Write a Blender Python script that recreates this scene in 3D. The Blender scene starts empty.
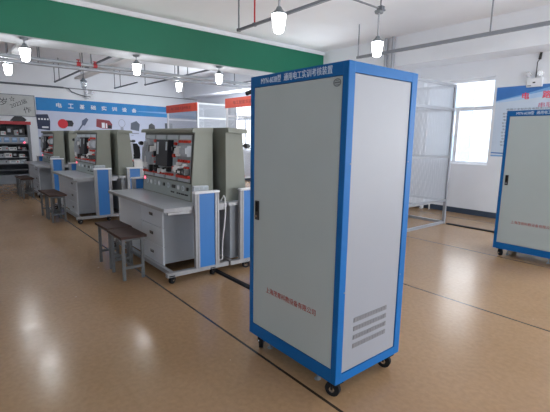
import bpy, bmesh, math, random
from mathutils import Vector, Matrix
random.seed(7)
R = math.radians
PI = math.pi
sc = bpy.context.scene
COL = sc.collection

# ------------------------------------------------------------------ materials
MATS = {}
def mat(name, color, rough=.5, metal=0., var=.06, scale=6., bump=0., emit=None, estr=0., spec=.5):
    if name in MATS: return MATS[name]
    m = bpy.data.materials.new(name); m.use_nodes = True
    nt = m.node_tree; N = nt.nodes; L = nt.links
    b = N['Principled BSDF']
    b.inputs['Roughness'].default_value = rough
    b.inputs['Metallic'].default_value = metal
    b.inputs['Specular IOR Level'].default_value = spec
    tc = N.new('ShaderNodeTexCoord'); nz = N.new('ShaderNodeTexNoise')
    nz.inputs['Scale'].default_value = scale; nz.inputs['Detail'].default_value = 5
    L.new(tc.outputs['Object'], nz.inputs['Vector'])
    cr = N.new('ShaderNodeValToRGB')
    cr.color_ramp.elements[0].position = .3; cr.color_ramp.elements[1].position = .7
    cr.color_ramp.elements[0].color = tuple(max(0, c*(1-var)) for c in color)+(1,)
    cr.color_ramp.elements[1].color = tuple(min(1, c*(1+var)) for c in color)+(1,)
    L.new(nz.outputs['Fac'], cr.inputs['Fac']); L.new(cr.outputs['Color'], b.inputs['Base Color'])
    if bump:
        bp = N.new('ShaderNodeBump'); bp.inputs['Strength'].default_value = bump; bp.inputs['Distance'].default_value = .01
        L.new(nz.outputs['Fac'], bp.inputs['Height']); L.new(bp.outputs['Normal'], b.inputs['Normal'])
    if emit:
        b.inputs['Emission Color'].default_value = tuple(emit)+(1,); b.inputs['Emission Strength'].default_value = estr
    MATS[name] = m; return m

def srgb(r, g, b):
    f = lambda c: (c/255/12.92) if c/255 <= .04045 else ((c/255+.055)/1.055)**2.4
    return (f(r), f(g), f(b))

wall_m   = mat('wall_paint', (.80, .825, .87), .75, var=.03, scale=1.5, bump=.03)
ceil_m   = mat('ceiling_paint', (.85, .865, .90), .8, var=.03, scale=1.2)
green_m  = mat('green_beam_paint', srgb(10, 112, 84), .55, var=.10, scale=.8)
skirt_m  = mat('skirting_paint', srgb(52, 66, 86), .5)
blue_m   = mat('blue_cabinet_steel', srgb(12, 92, 156), .5, var=.04, scale=3, spec=.2)
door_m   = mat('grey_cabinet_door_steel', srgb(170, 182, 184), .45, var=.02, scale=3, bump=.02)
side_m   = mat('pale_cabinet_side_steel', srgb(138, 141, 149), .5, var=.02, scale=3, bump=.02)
vent_m   = mat('vent_louvre_grey', srgb(112, 113, 118), .5)
black_m  = mat('black_plastic', (.012, .012, .014), .4)
rubber_m = mat('black_rubber', (.014, .014, .016), .85, spec=.15)
chrome_m = mat('bright_steel', (.62, .63, .65), .25, 1.)
alu_m    = mat('brushed_aluminium', srgb(160, 162, 166), .40, .35, var=.05, scale=30)
pblue_m  = mat('blue_laminate_panel', srgb(48, 118, 190), .42, var=.04, scale=3)
olive_m  = mat('grey_green_steel', srgb(128, 132, 122), .5, var=.03, scale=4)
olive2_m = mat('panel_face_steel', srgb(146, 155, 154), .5, var=.03, scale=4)
desk_m   = mat('grey_desktop_laminate', srgb(168, 174, 182), .32, var=.03, scale=10)
ped_m    = mat('pale_grey_drawer_steel', srgb(150, 156, 164), .5, var=.03, scale=3)
drawer_m = mat('pale_drawer_front', srgb(196, 202, 210), .5, var=.02, scale=3)
plate_m  = mat('module_plate_grey', srgb(158, 168, 173), .5)
label_m  = mat('module_label_grey', srgb(190, 200, 208), .5)
red_m    = mat('red_terminal_plastic', srgb(205, 52, 34), .4)
white_m  = mat('white_plastic', (.80, .81, .82), .4)
navy_m   = mat('dark_navy_plastic', srgb(24, 27, 36), .45)
seat_m   = mat('dark_brown_wood', srgb(64, 46, 42), .6, var=.15, scale=12, spec=.2)
leg_m    = mat('grey_painted_tube', srgb(96, 100, 104), .45)
orange_m = mat('orange_red_sign', srgb(226, 82, 58), .5)
dkred_m  = mat('dark_red_lettering', srgb(150, 40, 30), .5)
ltxt_m   = mat('pale_blue_lettering', srgb(206, 220, 236), .5)
rtxt_m   = mat('red_lettering', srgb(156, 62, 56), .5)
stick_m  = mat('grey_sticker_print', srgb(112, 120, 126), .5)
cage_m   = mat('cage_frame_aluminium', srgb(160, 164, 172), .4, .3)
cagew_m  = mat('white_cage_frame', srgb(228, 232, 238), .45)
pipe_m   = mat('galvanised_pipe', srgb(168, 172, 180), .4, .4)
dpipe_m  = mat('dark_grey_trunking', srgb(98, 102, 110), .5)
cap_m    = mat('grey_lamp_cap', srgb(120, 128, 134), .45)
banner_m = mat('blue_banner', srgb(24, 128, 196), .55, var=.10, scale=2)
mural_m  = mat('pale_mural_sheet', srgb(196, 204, 226), .6, var=.02, scale=1)
wtxt_m   = mat('white_lettering', (.78, .80, .84), .6)
post_m   = mat('poster_sheet', srgb(202, 216, 232), .5, var=.02)
wav1_m   = mat('poster_dark_blue', srgb(58, 118, 190), .5, var=.12, scale=1.5)
wav2_m   = mat('poster_mid_blue', srgb(120, 172, 222), .5, var=.06, scale=2)
wav3_m   = mat('poster_light_blue', srgb(176, 206, 236), .5)
ptxt_m   = mat('poster_red_lettering', srgb(236, 60, 84), .5)
pbody_m  = mat('poster_grey_lettering', srgb(96, 106, 124), .5)
board_m  = mat('grey_white_board', srgb(186, 190, 190), .5)
marker_m = mat('dark_marker_ink', srgb(62, 64, 68), .6)
rack_m   = mat('rack_grey_steel', srgb(128, 134, 142), .5)
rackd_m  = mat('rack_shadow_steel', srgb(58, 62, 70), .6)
rackr_m  = mat('rack_red_header', srgb(170, 36, 46), .5)
meter_m  = mat('pale_blue_meter', srgb(120, 156, 196), .4)
cream_m  = mat('pale_instrument', srgb(176, 182, 190), .5)
frame_m  = mat('white_window_frame', (.86, .88, .92), .4)
bld_m    = mat('pale_building_render', (.62, .68, .76), .8)
bldw_m   = mat('building_window_glass', (.30, .42, .55), .2)
glow_m   = mat('lit_lamp_glass', (.9, .92, .95), .3, emit=(.95, .98, 1.), estr=12.)
led_m    = mat('red_indicator_light', (.8, .05, .08), .3, emit=(1, .08, .15), estr=3.)

def floor_material():
    m = bpy.data.materials.new('worn_tan_linoleum'); m.use_nodes = True
    nt = m.node_tree; N = nt.nodes; L = nt.links; b = N['Principled BSDF']
    tc = N.new('ShaderNodeTexCoord')
    n1 = N.new('ShaderNodeTexNoise'); n1.inputs['Scale'].default_value = 1.1; n1.inputs['Detail'].default_value = 4; n1.inputs['Roughness'].default_value = .5
    n2 = N.new('ShaderNodeTexNoise'); n2.inputs['Scale'].default_value = 30; n2.inputs['Detail'].default_value = 5
    mp = N.new('ShaderNodeMapping'); mp.inputs['Scale'].default_value = (4, 4, 1); mp.inputs['Rotation'].default_value = (0, 0, .5)
    n3 = N.new('ShaderNodeTexNoise'); n3.inputs['Scale'].default_value = 2.2; n3.inputs['Detail'].default_value = 4
    for n in (n1, n2): L.new(tc.outputs['Object'], n.inputs['Vector'])
    L.new(tc.outputs['Object'], mp.inputs['Vector']); L.new(mp.outputs['Vector'], n3.inputs['Vector'])
    c1 = N.new('ShaderNodeValToRGB'); e = c1.color_ramp.elements
    e[0].position = .25; e[0].color = (*srgb(154, 124, 92), 1); e[1].position = .75; e[1].color = (*srgb(166, 136, 105), 1)
    L.new(n1.outputs['Fac'], c1.inputs['Fac'])
    c2 = N.new('ShaderNodeValToRGB'); e = c2.color_ramp.elements
    e[0].position = .3; e[0].color = (.74, .73, .71, 1); e[1].position = .66; e[1].color = (1, 1, 1, 1)
    L.new(n2.outputs['Fac'], c2.inputs['Fac'])
    mx = N.new('ShaderNodeMix'); mx.data_type = 'RGBA'; mx.blend_type = 'MULTIPLY'; mx.inputs['Factor'].default_value = .5
    L.new(c1.outputs['Color'], mx.inputs['A']); L.new(c2.outputs['Color'], mx.inputs['B'])
    # welded sheet joints
    sp = N.new('ShaderNodeSeparateXYZ'); L.new(tc.outputs['Object'], sp.inputs['Vector'])
    prev = None
    for y in (-.42, 1.505, 3.463, 5.29, 7.42):
        s = N.new('ShaderNodeMath'); s.operation = 'SUBTRACT'; s.inputs[1].default_value = y; L.new(sp.outputs['Y'], s.inputs[0])
        a = N.new('ShaderNodeMath'); a.operation = 'ABSOLUTE'; L.new(s.outputs[0], a.inputs[0])
        l = N.new('ShaderNodeMath'); l.operation = 'LESS_THAN'; l.inputs[1].default_value = .0095; L.new(a.outputs[0], l.inputs[0])
        if prev is None: prev = l
        else:
            q = N.new('ShaderNodeMath'); q.operation = 'MAXIMUM'; L.new(prev.outputs[0], q.inputs[0]); L.new(l.outputs[0], q.inputs[1]); prev = q
    mj = N.new('ShaderNodeMix'); mj.data_type = 'RGBA'; L.new(prev.outputs[0], mj.inputs['Factor'])
    L.new(mx.outputs['Result'], mj.inputs['A']); mj.inputs['B'].default_value = (.035, .026, .018, 1)
    L.new(mj.outputs['Result'], b.inputs['Base Color'])
    mr = N.new('ShaderNodeMapRange'); mr.inputs['From Min'].default_value = .1; mr.inputs['From Max'].default_value = .9
    mr.inputs['To Min'].default_value = .15; mr.inputs['To Max'].default_value = .30
    L.new(n3.outputs['Fac'], mr.inputs['Value']); L.new(mr.outputs['Result'], b.inputs['Roughness'])
    bp = N.new('ShaderNodeBump'); bp.inputs['Strength'].default_value = .03; bp.inputs['Distance'].default_value = .004
    L.new(n3.outputs['Fac'], bp.inputs['Height']); L.new(bp.outputs['Normal'], b.inputs['Normal'])
    b.inputs['Specular IOR Level'].default_value = .42
    return m
floor_m = floor_material()

def glass_material(name, mixfac, tint=(1, 1, 1), rough=.02):
    m = bpy.data.materials.new(name); m.use_nodes = True
    nt = m.node_tree; N = nt.nodes; L = nt.links; N.remove(N['Principled BSDF'])
    out = N['Material Output']; t = N.new('ShaderNodeBsdfTransparent'); t.inputs[0].default_value = (*tint, 1)
    g = N.new('ShaderNodeBsdfGlossy'); g.inputs['Roughness'].default_value = rough
    mx = N.new('ShaderNodeMixShader'); mx.inputs[0].default_value = mixfac
    L.new(t.outputs[0], mx.inputs[1]); L.new(g.outputs[0], mx.inputs[2]); L.new(mx.outputs[0], out.inputs[0])
    return m
glass_m = glass_material('window_glass', .06)
clear_m = glass_material('clear_lamp_glass', .25, (.8, .84, .88), .1)

def mesh_material(name, color, pitch, thick):
    """woven wire screen: procedural grid of opaque wires with open holes"""
    m = bpy.data.materials.new(name); m.use_nodes = True
    nt = m.node_tree; N = nt.nodes; L = nt.links; b = N['Principled BSDF']; out = N['Material Output']
    b.inputs['Base Color'].default_value = (*color, 1); b.inputs['Roughness'].default_value = .45
    tc = N.new('ShaderNodeTexCoord'); sp = N.new('ShaderNodeSeparateXYZ'); L.new(tc.outputs['Object'], sp.inputs[0])
    add = N.new('ShaderNodeMath'); add.operation = 'ADD'; L.new(sp.outputs['X'], add.inputs[0]); L.new(sp.outputs['Y'], add.inputs[1])
    def stripe(a, bsgn):
        c = N.new('ShaderNodeMath'); c.operation = 'MULTIPLY_ADD'; L.new(sp.outputs['Z'], c.inputs[0]); c.inputs[1].default_value = bsgn; L.new(a.outputs[0], c.inputs[2])
        f = N.new('ShaderNodeMath'); f.operation = 'PINGPONG'; f.inputs[1].default_value = pitch/2; L.new(c.outputs[0], f.inputs[0])
        l = N.new('ShaderNodeMath'); l.operation = 'LESS_THAN'; l.inputs[1].default_value = thick; L.new(f.outputs[0], l.inputs[0]); return l
    s1, s2 = stripe(add, 1.), stripe(add, -1.)
    mxm = N.new('ShaderNodeMath'); mxm.operation = 'MAXIMUM'; L.new(s1.outputs[0], mxm.inputs[0]); L.new(s2.outputs[0], mxm.inputs[1])
    t = N.new('ShaderNodeBsdfTransparent'); mx = N.new('ShaderNodeMixShader')
    L.new(mxm.outputs[0], mx.inputs[0]); L.new(t.outputs[0], mx.inputs[1]); L.new(b.outputs[0], mx.inputs[2]); L.new(mx.outputs[0], out.inputs[0])
    return m
wire_m = mesh_material('wire_screen', srgb(172, 178, 188), .030, .0062)

# ------------------------------------------------------------------ geometry helpers
class MB:
    def __init__(s): s.bm = bmesh.new()
    def box(s, x0, x1, y0, y1, z0, z1, bev=0.):
        b = bmesh.new()
        vs = [b.verts.new(p) for p in ((x0,y0,z0),(x1,y0,z0),(x1,y1,z0),(x0,y1,z0),(x0,y0,z1),(x1,y0,z1),(x1,y1,z1),(x0,y1,z1))]
        for f in ((0,3,2,1),(4,5,6,7),(0,1,5,4),(1,2,6,5),(2,3,7,6),(3,0,4,7)): b.faces.new([vs[i] for i in f])
        if bev:
            bmesh.ops.bevel(b, geom=list(b.edges), offset=bev, segments=2, affect='EDGES', profile=.5)
        s._join(b); return s
    def _join(s, b):
        me = bpy.data.meshes.new('tmp'); b.to_mesh(me); b.free(); s.bm.from_mesh(me); bpy.data.meshes.remove(me)
    def hexa(s, pts):
        vs = [s.bm.verts.new(p) for p in pts]
        for f in ((0,3,2,1),(4,5,6,7),(0,1,5,4),(1,2,6,5),(2,3,7,6),(3,0,4,7)): s.bm.faces.new([vs[i] for i in f])
        return s
    def cyl(s, p0, p1, r0, r1=None, seg=14):
        r1 = r0 if r1 is None else r1
        p0, p1 = Vector(p0), Vector(p1); d = p1-p0
        q = d.to_track_quat('Z', 'Y'); M = Matrix.Translation((p0+p1)/2) @ q.to_matrix().to_4x4()
        bmesh.ops.create_cone(s.bm, cap_ends=True, segments=seg, radius1=r0, radius2=r1, depth=d.length, matrix=M); return s
    def lathe(s, prof, c=(0,0,0), seg=20):
        rings = []
        for r, z in prof:
            if r < 1e-5: rings.append([s.bm.verts.new((c[0], c[1], c[2]+z))])
            else: rings.append([s.bm.verts.new((c[0]+r*math.cos(2*PI*i/seg), c[1]+r*math.sin(2*PI*i/seg), c[2]+z)) for i in range(seg)])
        for a, b in zip(rings, rings[1:]):
            for i in range(seg):
                j = (i+1) % seg
                if len(a) == 1 and len(b) == 1: continue
                if len(a) == 1: s.bm.faces.new((a[0], b[j], b[i]))
                elif len(b) == 1: s.bm.faces.new((a[i], a[j], b[0]))
                else: s.bm.faces.new((a[i], a[j], b[j], b[i]))
        return s
    def tube(s, pts, r, seg=8):
        for a, b in zip(pts, pts[1:]): s.cyl(a, b, r, seg=seg)
        return s
    def poly(s, pts, thick):
        """prism from planar points, extruded by vector thick"""
        t = Vector(thick); n = len(pts)
        a = [s.bm.verts.new(p) for p in pts]; b = [s.bm.verts.new(Vector(p)+t) for p in pts]
        s.bm.faces.new(a); s.bm.faces.new(list(reversed(b)))
        for i in range(n): s.bm.faces.new((a[i], b[i], b[(i+1) % n], a[(i+1) % n]))
        return s
    def build(s, name, m, parent=None, smooth=False, label=None):
        bmesh.ops.recalc_face_normals(s.bm, faces=list(s.bm.faces))
        me = bpy.data.meshes.new(name); s.bm.to_mesh(me); s.bm.free()
        if smooth:
            for p in me.polygons: p.use_smooth = True
        me.materials.append(m)
        o = bpy.data.objects.new(name, me); COL.objects.link(o)
        if parent: o.parent = parent
        if label: o['label'] = label
        return o
def tag(o, label, cat, group=None, kind=None):
    o['label'] = label; o['category'] = cat
    if group: o['group'] = group
    if kind: o['kind'] = kind
    return o
def thing(name, loc, label, cat, group=None, rz=0.):
    o = bpy.data.objects.new(name, None); COL.objects.link(o); o.location = loc; o.rotation_euler = (0, 0, rz); o.empty_display_size = .1
    return tag(o, label, cat, group)
def struct(name, mb, m, parent=None, label=None):
    o = mb.build(name, m, parent)
    if not parent: o['kind'] = 'structure'
    if label: o['label'] = label
    return o
KIDS = {}
def kids(o): return [c for c in bpy.data.objects if c.parent == o]
def dup(root, loc, rz=0., label=None, group=None):
    def rec(o, par):
        c = o.copy(); COL.objects.link(c); c.parent = par
        for k in kids(o): rec(k, c)
        return c
    src = kids(root)
    r = root.copy(); COL.objects.link(r); r.location = loc; r.rotation_euler = (0, 0, rz)
    for k in src: rec(k, r)
    if label: r['label'] = label
    if group: r['group'] = group
    return r
def text(name, s, m, parent, origin, xdir, zdir, width=None, height=.05, spacing=1., label=None, depth=.0015, bold=0.):
    """flat lettering: lower-left corner at origin, along xdir, up zdir; scaled to width x height"""
    c = bpy.data.curves.new(name, 'FONT'); c.body = s; c.space_character = spacing; c.extrude = .01; c.offset = bold; c.resolution_u = 3
    o = bpy.data.objects.new(name, c); COL.objects.link(o)
    me = bpy.data.meshes.new_from_object(o.evaluated_get(bpy.context.evaluated_depsgraph_get()))
    bpy.data.objects.remove(o); bpy.data.curves.remove(c)
    me.name = name
    xs = [v.co.x for v in me.vertices]; ys = [v.co.y for v in me.vertices]
    x0, x1, y0, y1 = min(xs), max(xs), min(ys), max(ys)
    sy = height/(y1-y0); sx = (width/(x1-x0)) if width else sy
    X = Vector(xdir); Z = Vector(zdir); Nn = X.cross(Z)
    for v in me.vertices:
        p = Vector(origin)+X*((v.co.x-x0)*sx)+Z*((v.co.y-y0)*sy)+Nn*(depth if v.co.z > 0 else 0)
        v.co = p
    me.materials.clear(); me.materials.append(m)
    q = bpy.data.objects.new(name, me); COL.objects.link(q); q.parent = parent
    if label: q['label'] = label
    return q

# ------------------------------------------------------------------ camera
F, YAW, PIT, ROLL, HC = 402.874, .88386, .165814, .016347, 1.4194
f = Vector((-math.sin(YAW)*math.cos(PIT), math.cos(YAW)*math.cos(PIT), -math.sin(PIT)))
r0 = Vector((math.cos(YAW), math.sin(YAW), 0)); u0 = r0.cross(f)
r = r0*math.cos(ROLL)+u0*math.sin(ROLL); u = -r0*math.sin(ROLL)+u0*math.cos(ROLL)
cam = bpy.data.cameras.new('camera'); co = bpy.data.objects.new('camera', cam); COL.objects.link(co)
co.matrix_world = Matrix(((r.x, u.x, -f.x, 0), (r.y, u.y, -f.y, 0), (r.z, u.z, -f.z, HC), (0, 0, 0, 1)))
cam.sensor_fit = 'HORIZONTAL'; cam.sensor_width = 36; cam.lens = F/550*36; cam.clip_start = .05
sc.camera = co

# ------------------------------------------------------------------ room
XL, XR, YN, YW, ZC = -14.6, 4.2, -3.6, 7.95, 3.5
struct('floor', MB().box(XL-.3, XR+.3, YN-.3, YW+.4, -.1, 0), floor_m)
struct('ceiling', MB().box(XL-.3, XR+.3, YN-.3, YW+.4, ZC, ZC+.15), ceil_m)
struct('wall_left', MB().box(XL-.25, XL, YN-.25, YW+.25, 0, ZC), wall_m)
struct('wall_near', MB().box(XL, XR, YN-.25, YN, 0, ZC), wall_m)
WZ0, WZ1 = .98, 2.62
opens = [(-12.2, -10.75), (-8.5, -7.05), (-4.82, -3.39), (-1.05, .42), (2.2, 3.65)]
def holed_wall(ranges, a0, a1, put):
    mb = MB(); a = a0
    for s, e in ranges:
        put(mb, a, s, 0, ZC); put(mb, s, e, 0, WZ0); put(mb, s, e, WZ1, ZC); a = e
    put(mb, a, a1, 0, ZC); return mb
struct('wall_window', holed_wall(opens, XL, XR, lambda m, a, b, z0, z1: m.box(a, b, YW, YW+.28, z0, z1)), wall_m)
ropens = [(-1.6, .6), (2.0, 4.2), (5.2, 7.2)]
struct('wall_right', holed_wall(ropens, YN, YW, lambda m, a, b, z0, z1: m.box(XR, XR+.28, a, b, z0, z1)), wall_m)
struct('baseboard_window', MB().box(XL, XR, YW-.015, YW, 0, .105), skirt_m)
struct('baseboard_left', MB().box(XL, XL+.015, YN, YW-.015, 0, .105), skirt_m)
# beams
struct('trim_1', MB().box(-7.84, -7.2, YN, 7.35, 2.85, 3.42), green_m, label='green painted downstand beam')
struct('trim_2', MB().box(-7.86, -7.17, YN, 7.35, 3.42, ZC), ceil_m, label='white ledge above green beam')
struct('trim_3', MB().box(XL, XR, 7.35, YW, 2.92, ZC), wall_m, label='white beam above the windows')
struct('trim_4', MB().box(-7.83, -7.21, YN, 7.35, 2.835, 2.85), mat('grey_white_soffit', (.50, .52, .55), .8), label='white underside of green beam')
# windows
def window(n, a, b, axis='x'):
    mb = MB(); t = .055
    zt = 2.06
    def bx(m, p, q, z0, z1, d0=.12, d1=.19):
        if axis == 'x': m.box(p, q, YW+d0, YW+d1, z0, z1)
        else: m.box(XR+d0, XR+d1, p, q, z0, z1)
    bx(mb, a, a+t, WZ0, WZ1); bx(mb, b-t, b, WZ0, WZ1); bx(mb, a+t, b-t, WZ0, WZ0+t); bx(mb, a+t, b-t, WZ1-t, WZ1)
    bx(mb, a+t, b-t, zt-.035, zt+.035)
    mid = (a+b)/2
    bx(mb, mid-.035, mid+.035, WZ0+t, zt-.035)
    w = struct('window_%d' % n, mb, frame_m)
    g = MB(); bx(g, a+t, b-t, WZ0+t, WZ1-t, .15, .154); g.build('pane', glass_m, w)
    s = MB()
    if axis == 'x': s.box(a, b, YW+.02, YW+.12, WZ0-.001, WZ0+.012)
    else: s.box(XR+.02, XR+.12, a, b, WZ0-.001, WZ0+.012)
    s.build('sill', frame_m, w)
for i, (a, b) in enumerate(opens): window(i+1, a, b)
for i, (a, b) in enumerate(ropens): window(i+6, a, b, 'y')
ground_blocker = MB().box(-60, 40, YW+.4, 60, -4.2, -4.0).build('ground', mat('grey_yard_paving', (.22, .22, .22), .9))  # unseen dark plane, added to cut light rising through the windows to the ceiling
ground_blocker['kind'] = 'structure'
# neighbouring building seen washed out through the window
bld = thing('building', (-13, 24, 0), 'pale washed out building across the street beyond the window', 'building')
MB().box(-9, 9, 0, 6, -6, 5.2).build('facade', bld_m, bld)
for i in range(6):
    for z in (-3, .2, 3.0):
        MB().box(-7.8+i*2.7, -6.4+i*2.7, -.05, 0, z, z+1.6).build('window', bldw_m, bld)

# ------------------------------------------------------------------ tall blue cabinets
def swivel_caster(name, parent, x, y, top, rad=.032, ang=0.):
    """fork + wheel under height top"""
    fk = MB()
    fk.box(x-.032, x+.032, y-.028, y+.028, top-.008, top)
    fk.cyl((x, y, top-.008), (x, y, top-.022), .016)
    ca, sa = math.cos(ang), math.sin(ang)
    ox, oy = x-.016*ca, y-.016*sa
    for s in (-1, 1):
        c = Vector((-sa, ca, 0))*(.018*s)
        p = Vector((ox, oy, 0))+c
        fk.cyl((p.x, p.y, top-.015), (p.x, p.y, rad), .010, .008, seg=6)
    o = fk.build(name, chrome_m if rad < .034 else rubber_m, parent)
    wv = Vector((-sa, ca, 0))
    a = Vector((ox, oy, rad))-wv*.013; b = Vector((ox, oy, rad))+wv*.013
    MB().cyl(a, b, rad, seg=20).build('wheel', rubber_m, o)
    MB().cyl(Vector((ox, oy, rad))-wv*.0205, Vector((ox, oy, rad))+wv*.0205, rad*.38, seg=10).build('hub', chrome_m, o)
    return o

CW, CD, Z0, Z1 = .80, .592, .095, 1.795
def make_cabinet(loc, label):
    t = thing('equipment_cabinet', loc, label, 'cabinet', 'tall blue framed cabinets')
    # local origin: floor under the near right front corner; x from -CW to 0, y from 0 to CD
    fr = MB()
    p = .032
    for x0, x1, y0, y1 in ((-CW, -CW+.035, 0, .04), (-.04, 0, 0, .05), (-.045, 0, CD-.055, CD), (-CW, -CW+.04, CD-.05, CD)):
        fr.box(x0, x1, y0, y1, Z0, Z1, .004)
    fr.box(-CW+.03, -.035, 0.001, .04, Z1-.066, Z1-.001); fr.box(-CW+.03, -.035, 0.001, .04, Z0+.001, Z0+.078)
    fr.box(-CW+.03, -.035, CD-.04, CD-.001, Z1-.066, Z1-.001); fr.box(-CW+.03, -.035, CD-.04, CD-.001, Z0+.001, Z0+.078)
    fr.box(-.045, -.001, .045, CD-.05, Z1-.052, Z1-.001); fr.box(-.045, -.001, .045, CD-.05, Z0+.001, Z0+.052)
    fr.box(-CW+.001, -CW+.04, .035, CD-.045, Z1-.052, Z1-.001); fr.box(-CW+.001, -CW+.04, .035, CD-.045, Z0+.001, Z0+.052)
    fr.build('frame', blue_m, t)
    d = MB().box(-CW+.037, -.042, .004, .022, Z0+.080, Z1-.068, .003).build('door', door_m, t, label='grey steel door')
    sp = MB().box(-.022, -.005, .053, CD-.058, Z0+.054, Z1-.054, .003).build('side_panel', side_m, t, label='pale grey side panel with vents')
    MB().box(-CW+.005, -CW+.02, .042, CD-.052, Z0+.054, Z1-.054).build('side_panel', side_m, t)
    MB().box(-CW+.042, -.047, CD-.02, CD-.006, Z0+.08, Z1-.068).build('back_panel', door_m, t)
    MB().box(-CW+.01, -.01, .01, CD-.01, Z1-.012, Z1-.003).build('top_panel', blue_m, t)
    MB().box(-CW+.01, -.01, .01, CD-.01, Z0+.003, Z0+.012).build('bottom_panel', blue_m, t)
    # vents on the right side: four slots of fine louvres
    for zc in (.437, .386, .335, .284):
        v = MB(); v.box(-.005, -.003, .135, .435, zc-.0135, zc+.0135)
        for i in range(12):
            y = .139+i*.0247; v.box(-.003, -.0015, y, y+.0165, zc-.011, zc+.011)
        v.build('vent', vent_m, sp)
    for z in (1.30, .62):
        for y in (.040, CD-.045): MB().cyl((-.001, y, z), (.002, y, z), .004, seg=8).build('screw', stick_m, t)
    # recessed paddle lock
    h = MB().box(-.738, -.702, -.006, .004, .90, 1.025, .003).build('lock', black_m, d, label='black paddle lock')
    MB().box(-.732, -.708, -.010, -.006, .955, 1.018, .002).build('paddle', rubber_m, h)
    MB().cyl((-.720, -.006, .925), (-.720, -.010, .925), .009).build('keyhole', chrome_m, h)
    text('header_lettering', 'MYN-603B型', ltxt_m, t, (-.692, .001, 1.743), (1, 0, 0), (0, 0, 1), .185, .039, label='pale model lettering on the top rail')
    text('header_lettering', '通用电工实训考核装置', ltxt_m, t, (-.480, .001, 1.743), (1, 0, 0), (0, 0, 1), .372, .041, label='pale lettering on the top rail')
    text('company_lettering', '上海茂育科教设备有限公司', rtxt_m, d, (-.622, .004, .436), (1, 0, 0), (0, 0, 1), .452, .038, label='small red company lettering')
    st = MB()
    for k in range(24):
        a = 2*PI*k/24; b = 2*PI*(k+1)/24
        st.hexa([(-.075+.026*math.cos(an)*q, .003-dz, 1.697+.020*math.sin(an)*q) for dz in (0, .0015) for an, q in ((a, 1), (b, 1), (b, .75), (a, .75))])
    st.box(-.092, -.058, .0015, .003, 1.693, 1.701); st.box(-.085, -.065, .0015, .003, 1.705, 1.709); st.box(-.087, -.063, .0015, .003, 1.685, 1.688)
    st.build('round_sticker', stick_m, d)
    for x, y, an in ((-.035, .045, .35), (-CW+.07, .055, 2.4), (-.035, CD-.075, .3), (-CW+.06, CD-.07, 2.6)):
        swivel_caster('caster', t, x, y, Z0, .043, an)
    for x in (-CW+.16, -.19):
        MB().cyl((x, .06, Z0), (x, .06, .035), .006, seg=8).cyl((x, .06, .035), (x, .06, .022), .010, .020, seg=12).build('levelling_foot', stick_m, t)
    return t
cab = make_cabinet((-1.329, 1.533, 0), 'tall blue framed cabinet in the foreground with grey door and vented side')
dup(cab, (-1.30, 5.33, 0), 0, 'tall blue framed cabinet by the poster, at the right edge of the photo')

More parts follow.
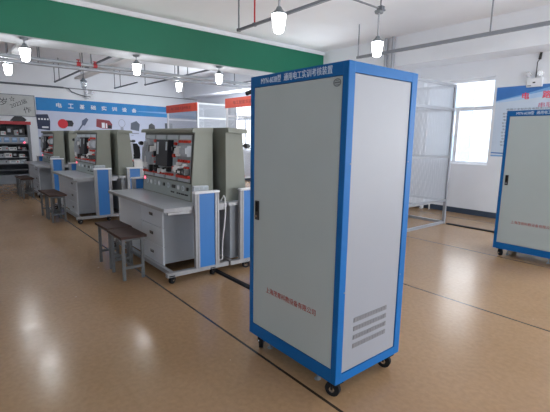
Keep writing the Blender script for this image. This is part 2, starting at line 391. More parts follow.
# ------------------------------------------------------------------ workbenches
L2 = .855
def FP(uu, v, d): return (uu, -.297+.080*(v-.745)-d, v)
def fbox(mb, u0, u1, v0, v1, d0, d1):
    pts = [FP(u0, v0, d1), FP(u1, v0, d1), FP(u1, v0, d0), FP(u0, v0, d0), FP(u0, v1, d1), FP(u1, v1, d1), FP(u1, v1, d0), FP(u0, v1, d0)]
    return mb.hexa(pts)
def fknob(mb, uu, v, rad, d0, d1, seg=10): return mb.cyl(FP(uu, v, d0), FP(uu, v, d1), rad, seg=seg)
def make_bench(loc, label):
    t = thing('training_workbench', loc, label, 'workbench', 'electrical training workbenches in back to back rows')
    tt = MB(); tt.box(-L2+.045, L2-.045, -.70, -.005, .722, .745, .003); tt.build('tabletop', desk_m, t)
    e = MB(); e.box(-L2+.03, L2-.03, -.706, -.690, .712, .744); e.box(L2-.044, L2-.03, -.69, -.005, .708, .744); e.box(L2-.07, L2-.042, -.66, -.02, .676, .704)
    e.box(-L2+.03, -L2+.044, -.69, -.005, .712, .744)
    e.build('edge_trim', alu_m, t)
    bf = MB()
    for s in (-1, 1):
        x = s*(L2-.02)
        bf.box(x-.03, x+.02, -.70, -.003, .070, .090, .002); bf.box(x-.03, x+.02, -.70, -.003, .094, .112, .002); bf.box(x-.026, x+.016, -.695, -.01, .085, .098)
    bf.box(-L2+.04, L2-.04, -.645, -.605, .062, .104); bf.box(-L2+.04, L2-.04, -.07, -.03, .062, .104)
    bf.build('base_frame', alu_m, t)
    for s in (-1, 1):
        for y in (-.655, -.20): swivel_caster('caster', t, s*(L2-.022), y, .088, .041, R(-60)*s)
    pd = MB(); pd.box(-.77, .545, -.585, -.055, .115, .705); pd.box(-.74, .515, -.575, -.08, .104, .12)
    pd.build('pedestal', ped_m, t)
    MB().box(-.770, -.035, -.604, -.586, .12, .70, .002).build('front_board', drawer_m, t)
    for k in range(3):
        z0 = .088+k*.204
        d = MB().box(-.025, .545, -.605, -.586, z0, z0+.199, .003).build('drawer', drawer_m, t)
        h = MB().box(.225, .305, -.611, -.605, z0+.095, z0+.127, .002).build('handle', black_m, d)
        MB().box(.232, .298, -.618, -.611, z0+.118, z0+.125).build('grip', chrome_m, h)
    # end panels (blue board in aluminium posts)
    for s in (1, -1):
        x = s*(L2-.008)
        p = MB().box(x-.009, x+.009, -.352, -.17, .112, .872).build('end_panel', pblue_m, t)
        for y in (-.374, -.148):
            q = MB(); q.box(x-.020, x+.020, y-.024, y-.003, .108, .872, .003); q.box(x-.020, x+.020, y+.003, y+.024, .108, .872, .003); q.box(x-.014, x+.014, y-.01, y+.01, .108, .872)
            q.build('post', alu_m, p)
        MB().box(x-.034, x+.028, -.405, -.118, .868, .892, .009).build('cap', cagew_m, p)
    sb = MB().box(L2-.13, L2-.085, -.36, -.19, .745, .935, .004).build('socket_box', cream_m, t)
    for k in range(3): MB().box(L2-.085, L2-.082, -.345+k*.052, -.305+k*.052, .898, .924).build('socket', plate_m, sb)
    # control console
    c = MB(); prof = [(-.297, .745), (-.2365, 1.475), (-.03, 1.475), (-.03, .745)]
    c.poly([(-.73, y, z) for y, z in prof], (1.315, 0, 0)); con = c.build('console', olive_m, t)
    MB().poly([(-.785, y, z) for y, z in ((-.272, 1.468), (-.272, 1.495), (-.255, 1.512), (-.03, 1.524), (-.03, 1.475), (-.255, 1.468))], (1.385, 0, 0)).build('hood', olive_m, con)
    fb = MB(); fbox(fb, -.70, .565, .755, .925, 0, .003); fb.build('control_panel', olive2_m, con)
    bk = MB(); fbox(bk, -.70, .565, .935, 1.455, 0, .002); bk.build('module_backing', black_m, con)
    for k in range(4):
        u0 = -.693+k*.3135
        m_ = MB(); fbox(m_, u0, u0+.296, .945, 1.445, .002, .006); m_.build('module_plate', plate_m, con)
        l_ = MB(); fbox(l_, u0+.02, u0+.276, 1.395, 1.435, .006, .008); l_.build('module_label', label_m, con)
        l_ = MB(); fbox(l_, u0+.03, u0+.266, .95, .985, .006, .008); l_.build('module_label', label_m, con)
    def terminals(u0, u1, v, n, rad=.015, m=red_m):
        for i in range(n):
            mb = MB(); fknob(mb, u0+(u1-u0)*i/max(1, n-1), v, rad, .006, .034, 8); mb.build('terminal', m, con)
    terminals(.30, .515, 1.372, 5); terminals(.30, .515, 1.165, 5); terminals(.45, .51, 1.095, 2, .014); terminals(.275, .53, 1.0, 9, .017)
    terminals(.19, .20, 1.345, 2, .017); terminals(.165, .175, 1.215, 2, .02); terminals(.17, .19, 1.08, 3, .02)
    terminals(-.36, -.10, 1.0, 5); terminals(-.01, .14, 1.0, 4); terminals(-.67, -.44, 1.0, 5); terminals(-.655, -.64, 1.29, 2, .013); terminals(-.36, -.33, 1.37, 3, .017)
    terminals(-.40, -.385, 1.19, 2, .015); terminals(-.33, -.31, 1.12, 2, .013)
    bb = MB(); fbox(bb, -.20, .115, 1.09, 1.385, .006, .075); bbo = bb.build('meter_box', navy_m, con)
    q = MB(); fbox(q, -.175, -.125, 1.22, 1.36, .075, .078); q.build('meter_label', label_m, con)
    q = MB(); fbox(q, .065, .10, 1.27, 1.365, .075, .078); q.build('meter_label', label_m, con)
    q = MB(); fbox(q, -.06, .0, 1.015, 1.05, .01, .06); q.build('plug', white_m, con)
    q = MB(); fbox(q, -.2, -.16, 1.0, 1.05, .01, .05); q.build('plug', white_m, con)
    # white contactors
    def contactor(u0, u1, v0, v1, d, m):
        mb = MB(); fbox(mb, u0, u1, v0, v1, .006, d); n = 3; w = (u1-u0)/n
        for i in range(n): fbox(mb, u0+w*i+.008, u0+w*(i+1)-.008, v0+(v1-v0)*.25, v1-(v1-v0)*.2, d, d+.02)
        mb.build('contactor', m, con)
    contactor(.385, .535, 1.215, 1.33, .05, cream_m); contactor(.265, .335, 1.215, 1.32, .05, white_m)
    contactor(.265, .40, 1.04, 1.115, .06, white_m); contactor(.39, .54, 1.025, 1.09, .08, black_m)
    q = MB(); fbox(q, .44, .50, 1.045, 1.07, .10, .104); q.build('contactor_label', white_m, con)
    # breaker strip on the first module
    contactor(-.60, -.55, 1.20, 1.40, .05, cream_m); contactor(-.52, -.47, 1.02, 1.38, .05, cream_m); contactor(-.67, -.62, 1.02, 1.36, .04, cream_m)
    for a_ in ((-.545, -.52, 1.24, 1.31, .006, .06), (-.44, -.40, 1.24, 1.32, .006, .07), (-.46, -.42, 1.0, 1.08, .006, .05), (-.31, -.27, 1.03, 1.09, .006, .06)):
        q = MB(); fbox(q, *a_); q.build('relay', black_m, con)
    q = MB(); fbox(q, -.40, -.37, 1.24, 1.31, .006, .07); q.build('switch', white_m, con)
    kn = MB().cyl((-.69, -.31, 1.335), (-.75, -.31, 1.335), .026, .022).cyl((-.70, -.31, 1.335), (-.69, -.245, 1.335), .012).build('side_knob', black_m, con)
    for a_ in ((-.655, -.635, 1.05, 1.36), (-.60, -.585, 1.04, 1.18), (-.565, -.545, 1.04, 1.18), (-.50, -.485, 1.07, 1.22)):
        q = MB(); fbox(q, *a_, .006, .05); q.build('fuse_strip', white_m, con)
    for a_ in ((-.60, -.57, 1.29, 1.36), (-.34, -.30, 1.19, 1.25), (-.28, -.235, 1.01, 1.06), (-.06, -.02, 1.02, 1.07), (.05, .09, 1.03, 1.08), (.16, .20, 1.27, 1.31)):
        q = MB(); fbox(q, *a_, .006, .055); q.build('relay', black_m, con)
    for a_ in ((-.32, -.27, 1.27, 1.34), (-.325, -.29, 1.08, 1.10), (.0, .04, 1.03, 1.06), (.44, .47, 1.12, 1.14), (.29, .33, 1.12, 1.15)):
        q = MB(); fbox(q, *a_, .006, .05); q.build('switch', white_m, con)
    # meters and sockets on the lower panel
    for i, uu in enumerate((-.58, -.46, -.34, -.22, .03, .29, .40)):
        q = MB(); fknob(q, uu, .872, .030, .003, .010, 16); o = q.build('round_socket', label_m, con)
        q = MB(); fknob(q, uu, .872, .019, .010, .012, 12); q.build('socket_face', white_m if i % 2 else plate_m, con)
    for uu in (-.09, .15, .19, .50): fq = MB(); fbox(fq, uu-.018, uu+.018, .855, .89, .003, .014); fq.build('switch', black_m, con)
    for uu in (.12, .17, .27, .32, .37, .41, .46, .50): fq = MB(); fbox(fq, uu-.014, uu+.014, .80, .815, .003, .010); fq.build('switch', black_m, con)
    fq = MB(); fknob(fq, -.665, .905, .016, .003, .012, 10); fq.build('indicator_light', led_m, con)
    return t
XE, PER, YM = -3.522, 3.413, 2.265
names = ['nearest', 'middle', 'farthest']
bench = make_bench((XE-L2, YM, 0), 'nearest grey workbench facing us, with two stools and blue end panel')
dup(bench, (XE-L2-PER, YM, 0), 0, 'second workbench in the row facing us, between the nearest and farthest benches')
dup(bench, (XE-L2-2*PER, YM, 0), 0, 'farthest workbench facing us, in front of the red topped rack')
dup(bench, (XE-L2, YM+.012, 0), PI, 'nearest of the benches turned away, back to back behind the nearest workbench')
dup(bench, (XE-L2-PER, YM+.012, 0), PI, 'middle of the benches turned away, back to back behind the second workbench')
dup(bench, (XE-L2-2*PER, YM+.012, 0), PI, 'farthest of the benches turned away, back to back behind the farthest workbench')
# white power cord hanging between the two near benches
pts = []
for k in range(15):
    s_ = k/14; pts.append((XE-.03+.012*math.sin(s_*4), 2.235-.035*s_+.008*math.sin(s_*7), .80-.66*s_))
pts = [(XE-.12, 2.24, .76), (XE-.06, 2.24, .82)]+pts+[(XE-.06, 2.17, .13)]
tag(MB().tube(pts, .0065, 6).build('power_cord', white_m), 'white power cord hanging in the gap between the nearest back to back benches', 'cord')

# ------------------------------------------------------------------ stools
def make_stool(loc, label):
    t = thing('wooden_stool', loc, label, 'stool', 'small stools with dark seats in front of the benches')
    MB().box(-.215, .215, -.13, .13, .428, .455, .005).build('seat', seat_m, t)
    for x in (-.165, .165):
        for y in (-.095, .095): MB().box(x-.0135, x+.0135, y-.0135, y+.0135, .0, .428).build('leg', leg_m, t)
    ap = MB()
    for y in (-.095, .095): ap.box(-.151, .151, y-.010, y+.010, .40, .427)
    for x in (-.165, .165): ap.box(x-.010, x+.010, -.081, .081, .40, .427)
    ap.build('apron', leg_m, t)
    for x in (-.165, .165): MB().box(x-.011, x+.011, -.081, .081, .115, .14).build('stretcher', leg_m, t)
    MB().box(-.154, .154, -.011, .011, .117, .138).build('stretcher', leg_m, t)
    MB().box(-.151, .151, .086, .104, .19, .212).build('stretcher', leg_m, t)
    return t
stool = make_stool((-4.065, 1.375, 0), 'right one of the two stools at the nearest workbench, in front of its drawers')
for (x, y, rz, lb) in ((-4.52, 1.385, .03, 'left one of the two stools at the nearest workbench'),
                   (-7.47, 1.385, 0, 'right one of the two stools at the second workbench, below its drawers'),
                   (-7.92, 1.375, .04, 'left one of the two stools at the second workbench'),
                   (-10.62, 1.40, 0, 'right one of the two far stools at the farthest workbench'),
                   (-11.07, 1.38, -.03, 'left one of the two far stools at the farthest workbench')):
    dup(stool, (x, y, 0), rz, lb)

# ------------------------------------------------------------------ wire mesh booths
def make_booth(x0, x1, label, fm):
    t = thing('wire_mesh_booth', ((x0+x1)/2, 5.44, 0), label, 'booth', 'wire mesh practice booths by the windows')
    w = (x1-x0)/2; D = 1.28; H = 2.353; s = .022
    for x in (-w+s, w-s):
        for y in (s, D-s): MB().box(x-s, x+s, y-s, y+s, 0, H).build('post', fm, t)
    for side, z, g in [(a, b, c) for a in ('l', 'r', 'b') for b, c in ((.02, .02), (.41, .02), (1.16, .018), (1.945, .022), (2.33, .022))]:
        m = MB()
        if side == 'b': m.box(-w+2*s, w-2*s, D-2*s, D-.004, z-g, z+g)
        else:
            x = -w+s if side == 'l' else w-s
            m.box(x-s+.004, x+s-.004, 2*s, D-2*s, z-g, z+g)
        m.build('rail', fm, t)
    MB().box(-w+2*s, w-2*s, .004, 2*s, 2.31, H).build('rail', fm, t)
    for x in (-w+s, w-s): MB().box(x-.001, x+.001, 2*s, D-2*s, .43, 2.31).build('mesh_panel', wire_m, t, label='fine wire mesh side screen')
    MB().box(-w+2*s, w-2*s, D-s-.001, D-s+.001, .43, 2.31).build('mesh_panel', wire_m, t, label='fine wire mesh back screen')
    return t, w
bA, wA = make_booth(-11.95, -10.01, 'far left wire mesh booth with orange sign, beyond the benches', cagew_m)
bB, wB = make_booth(-8.59, -6.72, 'middle wire mesh booth with orange sign, partly hidden by the foreground cabinet', cagew_m)
bC, wC = make_booth(-5.36, -3.47, 'nearest wire mesh booth beside the bright window', cage_m)
for b, w in ((bA, wA), (bB, wB), (bC, wC)):
    sg = MB().box(-w, w, -.02, .0, 2.13, 2.353).build('sign_board', orange_m, b, label='orange red header sign')
    text('sign_lettering', '电工技能实训考核室', dkred_m, sg, (-w+.35, -.02, 2.20), (1, 0, 0), (0, 0, 1), 2*w-.7, .085)
# black camera fixed over the middle booth sign
cm = thing('security_camera', (-7.45, 5.38, 2.353), 'small black camera standing on top of the middle booth sign', 'camera')
MB().box(-.05, .05, .03, .12, 0, .012).build('bracket', black_m, cm)
MB().cyl((0, .07, .012), (0, .07, .09), .012).build('stem', black_m, cm)
MB().cyl((-.16, .02, .06), (.06, .09, .12), .045, .055).build('body', black_m, cm)
MB().cyl((-.19, .01, .052), (-.16, .02, .06), .05).build('lens', rubber_m, cm)

# ------------------------------------------------------------------ ceiling lamps
def make_lamp(loc, ztop, label, lit=True):
    """loc = centre of glass"""
    t = thing('ceiling_lamp', loc, label, 'lamp', 'pendant industrial lamps')
    MB().lathe([(0, -.105), (.030, -.104), (.050, -.09), (.058, -.05), (.068, .02), (.074, .075), (.0, .076)]).build('globe', glow_m if lit else clear_m, t, True)
    MB().lathe([(0, .076), (.078, .076), (.080, .086), (.056, .102), (.034, .128), (.024, .15), (0, .152)]).build('cap', cap_m, t, True)
    MB().cyl((0, 0, .145), (0, 0, ztop-loc[2]), .012, seg=8).build('stem', pipe_m if lit else dpipe_m, t)
    MB().cyl((0, 0, ztop-loc[2]-.03), (0, 0, ztop-loc[2]), .05, .06).build('rose', cap_m, t)
    if not lit:
        MB().cyl((0, 0, -.06), (0, 0, .07), .02).build('bulb', white_m, t)
    return t
LZ = 2.60
make_lamp((-3.45, 4.51, LZ), 3.06, 'lit lamp hanging above the foreground cabinet right corner')
make_lamp((-3.40, 2.80, LZ), 3.06, 'lit lamp at top centre, before the white ceiling above the green beam')
make_lamp((-7.24, 1.08, LZ), 2.835, 'lit lamp at upper left under the green beam, the largest there')
make_lamp((-9.09, 1.06, LZ), ZC, 'lit lamp cut by the left edge of the photo, lower than its neighbour')
make_lamp((-7.35, 2.80, LZ), 2.835, 'lit lamp under the green beam, above the second workbench')
make_lamp((-9.15, 4.49, LZ), ZC, 'smallest lit lamp, beyond the beam above the far left booth sign')
make_lamp((-7.29, 4.46, LZ), 2.835, 'lit lamp under the green beam, above the middle booth')
make_lamp((-10.95, 2.83, LZ+.06), ZC, 'unlit lamp with clear glass in front of the blue banner', False)

# ------------------------------------------------------------------ conduits and pipes overhead
def trunk(x0, x1, y, z, rods, label, redrod=None, m=dpipe_m, h=.016):
    t = thing('cable_trunking', (x0, y, z), label, 'trunking', 'hung cable trunking')
    MB().box(0, x1-x0, -h, h, -h, h).build('channel', m, t)
    for i, rx in enumerate(rods):
        MB().cyl((rx-x0, 0, .02), (rx-x0, 0, ZC-z), .011, seg=8).build('hanger_rod', rackr_m if redrod == i else m, t)
        MB().box(rx-x0-.022, rx-x0+.022, -.021, .021, -.021, .021).build('clamp', m, t)
    return t
trunk(-4.95, 3.5, 3.34, 2.90, [-4.93, -4.56, -2.2], 'dark trunking with a red hanger rod, crossing the lamp at top centre', 1)
trunk(-5.10, 3.5, 6.10, 2.92, [-5.09, -2.74, .6], 'grey trunking across the upper right wall, beyond the foreground cabinet', m=mat('grey_trunking', srgb(128, 132, 140), .5), h=.024)
trunk(-13.3, -7.9, 2.66, 2.92, [-13.28, -12.7, -9.6], 'dark trunking rising from above the blue banner to the green beam')
trunk(-13.55, -11.6, 4.42, 2.92, [-13.53, -13.0], 'short dark trunking hung before the blue banner, right of the unlit lamp')
trunk(-12.0, -7.9, 4.80, 2.92, [-11.98, -9.3], 'dark trunking above the far left booth')
trunk(-9.9, -7.9, 6.55, 2.92, [-9.88, -8.6], 'dark trunking near the wall above the middle booth')
t = thing('conduit', (-3.43, 0, 3.08), 'thin conduit on the ceiling carrying the two nearest lamps', 'conduit')
MB().cyl((0, -3.4, .0), (0, 4.6, .0), .012, seg=8).build('tube', dpipe_m, t)
for y in (-1, 1.2, 2.80, 4.51): MB().box(-.04, .04, y-.03, y+.03, -.03, .03).cyl((0, y, .03), (0, y, ZC-3.09), .008, seg=6).build('junction_box', dpipe_m, t)
def ypipe(x, y0, y1, z, rad, label, valves=()):
    t = thing('water_pipe', (x, y0, z), label, 'pipe', 'grey overhead pipes behind the green beam')
    MB().cyl((0, 0, 0), (0, y1-y0, 0), rad, seg=14).build('tube', pipe_m, t)
    for y in (1.5, 4.2, 7.2): MB().cyl((0, y-y0, 0), (0, y-y0, ZC-z), .010, seg=6).build('hanger_rod', dpipe_m, t)
    for y in valves:
        v = MB().cyl((0, y-y0-.035, 0), (0, y-y0+.035, 0), rad*1.15).cyl((0, y-y0, 0), (0, y-y0, .07), .012).build('valve', rackr_m, t)
        MB().cyl((0, y-y0, .07), (0, y-y0, .082), .035).build('handwheel', rackr_m, v)
    return t
ypipe(-8.6, -3.5, 7.3, 2.76, .035, 'upper grey pipe with red valves behind the green beam', (2.15, 2.45))
ypipe(-8.75, -3.5, 7.3, 2.70, .030, 'lower grey pipe running under the valved pipe')
tr = thing('cable_tray', (-11.9, 2.95, 2.88), 'wide white tray hung beyond the beam beside the unlit lamp', 'cable tray', 'white trays')
MB().box(0, 4.0, -.10, .10, 0, .05).build('tray', ceil_m, tr)
for x in (.3, 3.6): MB().cyl((x, 0, .05), (x, 0, ZC-2.88), .010, seg=6).build('hanger_rod', dpipe_m, tr)
tr = thing('cable_tray', (-10.6, 1.22, 2.9), 'white tray hung at upper left beside the largest lamp', 'cable tray', 'white trays')
MB().box(0, 2.75, -.10, .10, 0, .05).build('tray', ceil_m, tr)
for x in (.3, 2.4): MB().cyl((x, 0, .05), (x, 0, ZC-2.9), .010, seg=6).build('hanger_rod', dpipe_m, tr)
for x, lb in ((-5.36, 'left one of two vertical grey pipes on the beam by the lamp'), (-5.19, 'right one of two vertical grey pipes on the beam by the lamp')):
    tag(MB().cyl((x, 7.31, 0), (x, 7.31, ZC), .035).build('riser_pipe', pipe_m), lb, 'pipe', 'riser pipes')
wc = thing('conduit', (XL+.045, -3.5, 2.86), 'grey conduit running along the wall above the blue banner', 'conduit')
MB().cyl((0, 0, .05), (0, 6.65, .05), .028, seg=8).cyl((0, 6.65, .05), (0, 11.4, .0), .012, seg=6).build('tube', dpipe_m, wc)
MB().tube([(0, 6.65, .05), (.01, 6.80, .03), (.01, 6.88, -.06), (.01, 7.05, -.12), (.01, 7.3, -.18), (.01, 7.42, -.17)], .016, 6).build('cable', dpipe_m, wc)

def emergency(loc, rz, label, cord=None):
    t = thing('emergency_light', loc, label, 'emergency light', 'twin head emergency lights', rz)
    b = MB().box(-.12, .12, -.06, 0, -.11, .04, .006).build('box', mat('white_light_housing', (.74, .76, .80), .5), t)
    MB().box(-.02, .02, -.064, -.06, -.05, -.03).build('indicator', black_m, b)
    MB().box(-.10, -.04, -.064, -.06, -.095, -.08).build('grille', stick_m, b)
    for s in (-1, 1):
        h = MB().cyl((s*.085, -.03, .04), (s*.085, -.03, .07), .015).cyl((s*.085, -.01, .11), (s*.085, -.075, .10), .040, .055).build('lamp_head', MATS['white_light_housing'], t)
        MB().cyl((s*.085, -.075, .10), (s*.085, -.079, .0995), .046).build('lens', chrome_m, h)
    if cord:
        MB().tube([(0, -.01, .05), (.0, -.01, .30), (.03, -.012, .34)], .006, 6).build('cord', black_m, t)
        MB().cyl((.03, -.015, .34), (.06, -.015, .60), .022, .016).build('plug', black_m, t)
    return t
emergency((-2.73, YW, 2.47), 0, 'white twin head emergency light above the poster, plugged into a black lead', True)
emergency((XL, 3.93, 2.72), R(90), 'small twin head emergency light above the blue banner')

# ------------------------------------------------------------------ floor cable covers
tag(MB().poly([(-3.65, 2.13, 0), (-3.65, 2.145, .014), (-3.65, 2.185, .014), (-3.65, 2.20, 0)], (1.45, 0, 0)).build('cable_cover', rubber_m), 'black cable cover on the floor from the benches to the foreground cabinet', 'cable cover', 'floor cable covers')
tag(MB().poly([(-3.42, 6.645, 0), (-3.42, 6.66, .014), (-3.42, 6.735, .014), (-3.42, 6.75, 0)], (4.5, 0, 0)).build('cable_cover', rubber_m), 'black cable cover on the floor from the near booth post past the right cabinet', 'cable cover', 'floor cable covers')

# ------------------------------------------------------------------ poster on the window wall
PX, PW, PZ0, PZ1 = -3.34, 2.15, 1.16, 2.40
po = thing('wall_poster', (PX, YW, PZ0), 'large pale blue poster with red title on the wall right of the window', 'poster')
H = PZ1-PZ0
MB().box(0, PW, -.006, -.001, 0, H).build('sheet', post_m, po)
def wave(name, m, y, top, bot, n=24):
    up = [(PW*i/n, y, top(i/n)) for i in range(n+1)]; lo = [(PW*i/n, y, bot(i/n)) for i in range(n, -1, -1)]
    return MB().poly(up+lo, (0, -.001, 0)).build(name, m, po)
wave('light_wave', wav3_m, -.006, lambda s: H, lambda s: H-.27+.22*s**1.2)
wave('mid_wave', wav2_m, -.0072, lambda s: H, lambda s: H-max(.01, .25-.15*(s/.4) if s < .4 else .10-.09*(s-.4)/.4))
wave('dark_wave', wav1_m, -.0084, lambda s: H, lambda s: H-max(.004, .235*max(0, 1-s/.46)**.8))
wave('bottom_wave', wav1_m, -.006, lambda s: .075-.05*s, lambda s: .055-.05*s)
wave('bottom_band', wav2_m, -.0072, lambda s: .025, lambda s: .0)
text('title_lettering', '电', ptxt_m, po, (.43, -.0095, H-.235), (1, 0, 0), (0, 0, 1), .115, .115, bold=.015)
text('title_lettering', '路', ptxt_m, po, (.745, -.0095, H-.235), (1, 0, 0), (0, 0, 1), .125, .125, bold=.015)
text('subtitle_lettering', '串联电路', mat('poster_soft_red', srgb(206, 110, 138), .5), po, (.70, -.0095, H-.385), (1, 0, 0), (0, 0, 1), .48, .085)
text('body_lettering', '电路中串联的各电阻流过同一电流总电压等于各段电压之和', pbody_m, po, (.20, -.0066, H-.415), (1, 0, 0), (0, 0, 1), 1.5, .036)
for k in range(11):
    text('body_lettering', random.choice(['各电阻上的', '串联电路的', '总电阻等于', '电 压之和', '各点电流相']), pbody_m, po, (.14+.01*(k % 3), -.0066, H-.485-k*.056), (1, 0, 0), (0, 0, 1), .25, .034)

# ------------------------------------------------------------------ mural, banner and board on the far wall
X0 = XL
mu = thing('wall_mural', (X0, 2.35, 0), 'wide blue headed wall banner with pictures of electrical parts on the far wall', 'mural')
MB().box(.001, .006, 0, 5.6, .12, 2.17).build('sheet', mural_m, mu)
MB().poly([(.001, 0, 2.17), (.001, 5.6, 2.12), (.001, 5.6, 2.50), (.001, 0, 2.565)], (.006, 0, 0)).build('banner', banner_m, mu, label='bright blue heading strip')
MB().poly([(.0075, 2.9, 2.30), (.0075, 5.6, 2.22), (.0075, 5.6, 2.36), (.0075, 4.2, 2.33)], (.001, 0, 0)).poly([(.0075, 4.2, 2.44), (.0075, 5.6, 2.38), (.0075, 5.6, 2.44)], (.001, 0, 0)).build('banner_swirl', wav2_m, mu)
for i, ch in enumerate('电工基础实训设备'):
    y = .56+i*.345
    text('banner_lettering', ch, wtxt_m, mu, (.0085, y, 2.285-.005*i), (0, 1, 0), (0, 0, 1), .165, .145, bold=.02)
def pic(name, polys, m, par): 
    mb = MB()
    for pl in polys: mb.poly([(.0065+.0003*random.random(), y, z) for y, z in pl], (.002, 0, 0))
    return mb.build(name, m, par)
def rect(y0, y1, z0, z1): return [(y0, z0), (y1, z0), (y1, z1), (y0, z1)]
def circ(y, z, r_, n=16, ry=1.): return [(y+r_*math.cos(2*PI*i/n), z+r_*ry*math.sin(2*PI*i/n)) for i in range(n)]
zc = 1.80
o = pic('contactor_picture', [[(.0, zc-.20), (.34, zc-.24), (.36, zc+.06), (.30, zc+.26), (-.02, zc+.24)]], mat('picture_navy', srgb(44, 54, 84), .6), mu)
for k in range(4): MB().box(.009, .010, .03+k*.08, .08+k*.08, zc+.08, zc+.13).build('terminal_picture', wtxt_m, o)
MB().box(.009, .010, .12, .30, zc-.17, zc-.12).build('label_picture', wtxt_m, o)
o = pic('push_button_picture', [[(.72, zc-.10), (1.0, zc-.10), (1.04, zc), (1.0, zc+.09), (.72, zc+.10)]], mat('picture_dark', srgb(40, 40, 50), .6), mu)
pic('button_cap_picture', [circ(.72, zc-.02, .15)], mat('picture_red', srgb(206, 44, 62), .6), o).location.x = .003
o = pic('probe_picture', [[(1.14, zc-.24), (1.18, zc-.25), (1.34, zc-.02), (1.30, zc+.0)], [(1.28, zc-.04), (1.38, zc-.06), (1.50, zc+.14), (1.44, zc+.20), (1.30, zc+.10)]], mat('picture_grey_blue', srgb(92, 102, 130), .6), mu)
o = pic('relay_picture', [[(1.74, zc-.08), (1.95, zc-.14), (2.25, zc-.14), (2.27, zc+.02), (2.18, zc+.14), (1.76, zc+.18)]], mat('picture_maroon', srgb(140, 60, 70), .6), mu)
MB().box(.009, .010, 1.92, 2.02, zc-.12, zc+.06).box(.009, .010, 2.05, 2.10, zc-.12, zc+.04).build('relay_detail', wtxt_m, o)
MB().box(.009, .010, 2.12, 2.25, zc-.13, zc-.02).build('relay_body', navy_m, o)
bl = MB()
for k in range(20):
    a, b = 2*PI*k/20, 2*PI*(k+1)/20
    bl.poly([(.0065, 2.60+.12*rr*math.cos(q), zc+.06+.14*rr*math.sin(q)) for q, rr in ((a, 1), (b, 1), (b, .88), (a, .88))], (.002, 0, 0))
bl.poly([(.0065, y, z) for y, z in rect(2.55, 2.65, zc-.20, zc-.08)], (.002, 0, 0)); bl.build('bulb_picture', mat('picture_line_grey', srgb(150, 156, 172), .6), mu)
o = pic('breaker_picture', [[(2.90, zc-.14), (3.20, zc-.20), (3.24, zc+.04), (3.12, zc+.16), (2.92, zc+.08)]], mat('picture_steel', srgb(88, 98, 112), .6), mu)
pic('caption_picture', [rect(2.95, 3.20, zc-.30, zc-.26), rect(2.92, 3.0, zc-.36, zc-.34)], mat('picture_line_grey', srgb(150, 156, 172)), mu)
pic('switch_picture', [[(3.55, zc-.18), (3.82, zc-.20), (3.80, zc+.02), (3.68, zc+.10), (3.58, zc+.04)]], navy_m, mu)
pic('capacitor_picture', [[(4.2, zc-.1), (4.5, zc-.1), (4.5, zc+.12), (4.2, zc+.12)]], MATS['picture_steel'], mu)
o = pic('starter_picture', [[(-.72, zc+.02), (-.36, zc-.02), (-.28, zc+.06), (-.34, zc+.12), (-.50, zc+.22), (-.62, zc+.14)]], navy_m, mu)
# board with handwriting
wb = thing('whiteboard', (X0+.03, .2, 1.98), 'grey board with handwriting at left, beside the blue banner', 'whiteboard')
MB().box(0, .02, 0, 2.10, 0, .60, .004).build('panel', board_m, wb)
fm = MB(); fm.box(0, .028, -.02, 0, -.02, .62); fm.box(0, .028, 2.10, 2.12, -.02, .62); fm.box(0, .028, 0, 2.10, -.02, 0); fm.box(0, .028, 0, 2.10, .60, .62); fm.build('frame', rack_m, wb)
def ink(s, y, z, w, h, sl=.25): text('handwriting', s, marker_m, wb, (.0205, y, z), Vector((0, 1, sl)).normalized(), Vector((0, -sl, 1)).normalized(), w, h)
ink('万岁', .98, .28, .42, .22, .0); ink('2022届', 1.50, .20, .46, .13, .45); ink('☆', 1.46, .40, .15, .15, .1); ink('作', 1.82, .07, .2, .18, .2)
ink('学习', .45, .28, .42, .22, .0)

# ------------------------------------------------------------------ equipment rack at far left
RX, RY0, RY1, RH, RD = -13.86, 1.05, 2.03, 1.79, .45
rk = thing('equipment_rack', (RX-RD/2, (RY0+RY1)/2, 0), 'grey steel rack with red top strip and shelves of instruments at far left', 'rack')
w = (RY1-RY0)/2; d = RD/2
for y in (-w+.035, w-.035): MB().box(-d, d, y-.035, y+.035, 0, RH-.09).build('upright', rack_m, rk)
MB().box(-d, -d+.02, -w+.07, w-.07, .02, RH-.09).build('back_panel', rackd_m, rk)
MB().box(-d-.01, d+.02, -w-.02, w+.03, RH-.09, RH, .004).build('header_strip', rackr_m, rk, label='red top strip')
MB().box(-d, d+.01, -w+.07, w-.07, 0, .26).build('base_panel', rack_m, rk)
SH = [.40, .58, .76, .96, 1.16, 1.40]
for z in SH: MB().box(-d+.02, d, -w+.07, w-.07, z-.018, z).build('shelf', rack_m, rk)
MB().box(d-.03, d-.01, -w+.07, w-.07, 1.17, 1.35).build('meter_panel', cream_m, rk)
rw = (RX-RD/2, (RY0+RY1)/2)
for k in range(4):
    q = thing('panel_meter', (RX-.01, RY0+.19+k*.19, 1.20), 'pale blue square meter on the rack panel, %s' % ['first from the left', 'second from the left', 'third from the left', 'rightmost'][k], 'meter', 'meters on the rack')
    MB().box(0, .03, -.065, .065, 0, .13, .004).build('case', meter_m, q)
    MB().box(.03, .033, -.05, .05, .05, .11).build('dial', mat('meter_dial', srgb(176, 202, 232), .3), q)
lab = {1.40: 'top', .96: 'middle', .76: 'lower', 1.16: 'panel'}
rows = [(1.40, [('black', .16, .17), ('white', .12, .10), ('black', .18, .22), ('cream', .10, .14), ('black', .14, .20)]),
        (.96, [('white', .16, .10), ('cream', .14, .12), ('white', .20, .09), ('black', .12, .13), ('cream', .10, .08)]),
        (.76, [('cream', .20, .10), ('white', .18, .12), ('black', .16, .13), ('white', .14, .09)]),
        (.58, [('cream', .30, .11), ('white', .26, .10), ('cream', .16, .12)])]
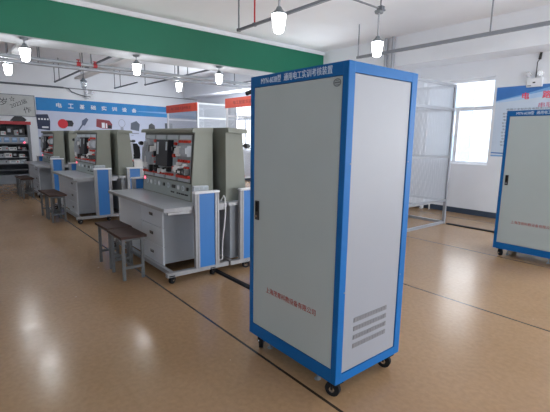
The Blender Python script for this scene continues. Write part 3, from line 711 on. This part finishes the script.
for z, its in rows:
    y = RY0+.09
    for i, (cn, wd, hh) in enumerate(its):
        m = {'black': navy_m, 'white': white_m, 'cream': cream_m}[cn]
        pos = ['first from the left', 'second from the left', 'third from the left', 'fourth from the left', 'fifth from the left'][i]
        lv = {1.40: 'top', .96: 'second', .76: 'third', .58: 'fourth'}[z]
        q = thing('instrument', (RX-.16, y+wd/2, z), '%s instrument on the %s shelf of the rack, %s' % ({'black': 'dark', 'white': 'white', 'cream': 'grey'}[cn], lv, pos), 'instrument', 'instruments on the rack')
        MB().box(-.10, .10, -wd/2, wd/2, 0, hh, .006).build('case', m, q)
        MB().box(.10, .106, -wd*.32, wd*.1, hh*.35, hh*.8).build('face', plate_m if cn != 'black' else cream_m, q)
        MB().cyl((.10, wd*.3, hh*.5), (.115, wd*.3, hh*.5), .018).build('knob', red_m if i % 2 else black_m, q)
        y += wd+.012
tag(MB().cyl((RX+.0, 1.86, 1.19), (RX+.02, 1.86, 1.19), .022).build('indicator_light', led_m), 'small glowing red light at the right of the rack', 'light')

# ------------------------------------------------------------------ radiator under the bright window
ra = thing('radiator', (-5.05, 7.84, 0), 'white column radiator low under the window, seen through the nearest wire mesh booth', 'radiator')
for k in range(11):
    x = -.52+k*.095
    MB().box(x, x+.07, -.05, .05, .09, .58, .012).build('column', white_m, ra)
MB().cyl((-.54, 0, .14), (.55, 0, .14), .022).build('header_pipe', white_m, ra)
MB().cyl((-.54, 0, .53), (.55, 0, .53), .022).build('header_pipe', white_m, ra)
for x in (-.45, .45): MB().box(x-.02, x+.02, -.04, .04, 0, .10).build('foot', white_m, ra)
MB().tube([(.55, 0, .14), (.62, 0, .14), (.62, 0, .0)], .013).cyl((.585, 0, .14), (.585, 0, .20), .022).build('valve', white_m, ra)

# ------------------------------------------------------------------ white desk and black chair far behind
dk = thing('white_desk', (-11.75, 4.70, 0), 'white desk seen in the gap behind the nearest workbench', 'desk')
MB().box(-.35, .35, -.55, .55, .72, .75, .004).build('desktop', white_m, dk)
for x in (-.32, .32):
    for y in (-.5, .5): MB().box(x-.025, x+.025, y-.025, y+.025, 0, .72).build('leg', white_m, dk)
MB().box(.30, .345, -.47, .47, .12, .72).build('front_board', white_m, dk)
oc = thing('office_chair', (-12.35, 4.66, 0), 'black office chair behind the white desk in the background', 'chair', rz=R(15))
MB().box(-.22, .22, -.22, .22, .42, .50, .03).build('seat', rubber_m, oc)
bkm = MB(); n = 8
pr_ = [(-.17, .62), (-.21, .85), (-.19, 1.08), (-.10, 1.20), (.10, 1.20), (.19, 1.08), (.21, .85), (.17, .62)]
bkm.poly([(-.20, y, z) for y, z in pr_], (-.06, 0, 0)).build('backrest', rubber_m, oc)
MB().box(-.25, -.22, -.03, .03, .45, .66).build('back_stay', rubber_m, oc)
MB().cyl((0, 0, .08), (0, 0, .42), .03).build('gas_column', chrome_m, oc)
for k in range(5):
    a = 2*PI*k/5; MB().cyl((0, 0, .10), (.27*math.cos(a), .27*math.sin(a), .07), .022, .015, 8).build('leg', rubber_m, oc)
    MB().cyl((.27*math.cos(a), .27*math.sin(a)-.015, .03), (.27*math.cos(a), .27*math.sin(a)+.015, .03), .03).build('wheel', rubber_m, oc)
mo = thing('monitor', (-11.8, 5.05, .75), 'grey backed monitor standing on the white desk', 'monitor', rz=R(5))
MB().box(-.10, .10, -.12, .12, 0, .015).build('base', cream_m, mo)
MB().box(-.02, .02, -.03, .03, .015, .18).build('neck', cream_m, mo)
MB().box(-.03, .01, -.24, .24, .12, .44, .008).build('screen', plate_m, mo)

# ------------------------------------------------------------------ light
wd = bpy.data.worlds.new('overcast'); sc.world = wd; wd.use_nodes = True
bg = wd.node_tree.nodes['Background']; bg.inputs[0].default_value = (.90, .95, 1, 1); bg.inputs[1].default_value = 4.0
def area(name, loc, rot, sx, sy, power, col=(.92, .96, 1)):
    l = bpy.data.lights.new(name, 'AREA'); l.shape = 'RECTANGLE'; l.size = sx; l.size_y = sy; l.energy = power; l.color = col
    o = bpy.data.objects.new(name, l); COL.objects.link(o); o.location = loc; o.rotation_euler = rot; return o
for k, (a, b) in enumerate(ropens): area('window_daylight', (XR+.45, (a+b)/2, 1.55), (0, R(90+4), 0), 1.5, b-a, (45, 110, 130)[k])
for a, b in opens[3:]: area('window_daylight', ((a+b)/2, YW+.5, 1.5), (R(-90+16), 0, 0), b-a, 1.5, 190)
for a, b in opens[:2]: area('window_daylight', ((a+b)/2, YW+.4, 1.8), (R(-90+4), 0, 0), b-a, 1.6, 170)
for x, y in ((-3.45, 4.51), (-3.40, 2.80), (-7.24, 1.08), (-9.09, 1.06), (-7.35, 2.8), (-9.15, 4.49), (-7.29, 4.46)):
    l = bpy.data.lights.new('lamp_light', 'POINT'); l.energy = 11; l.shadow_soft_size = .08; l.color = (.95, .98, 1)
    o = bpy.data.objects.new('lamp_light', l); COL.objects.link(o); o.location = (x, y, LZ-.16)
sc.view_settings.view_transform = 'Standard'; sc.view_settings.look = 'None'; sc.view_settings.exposure = .3; sc.view_settings.gamma = 1
sc.cycles.max_bounces = 9; sc.cycles.diffuse_bounces = 6; sc.cycles.transparent_max_bounces = 12
sc.cycles.sample_clamp_indirect = 4
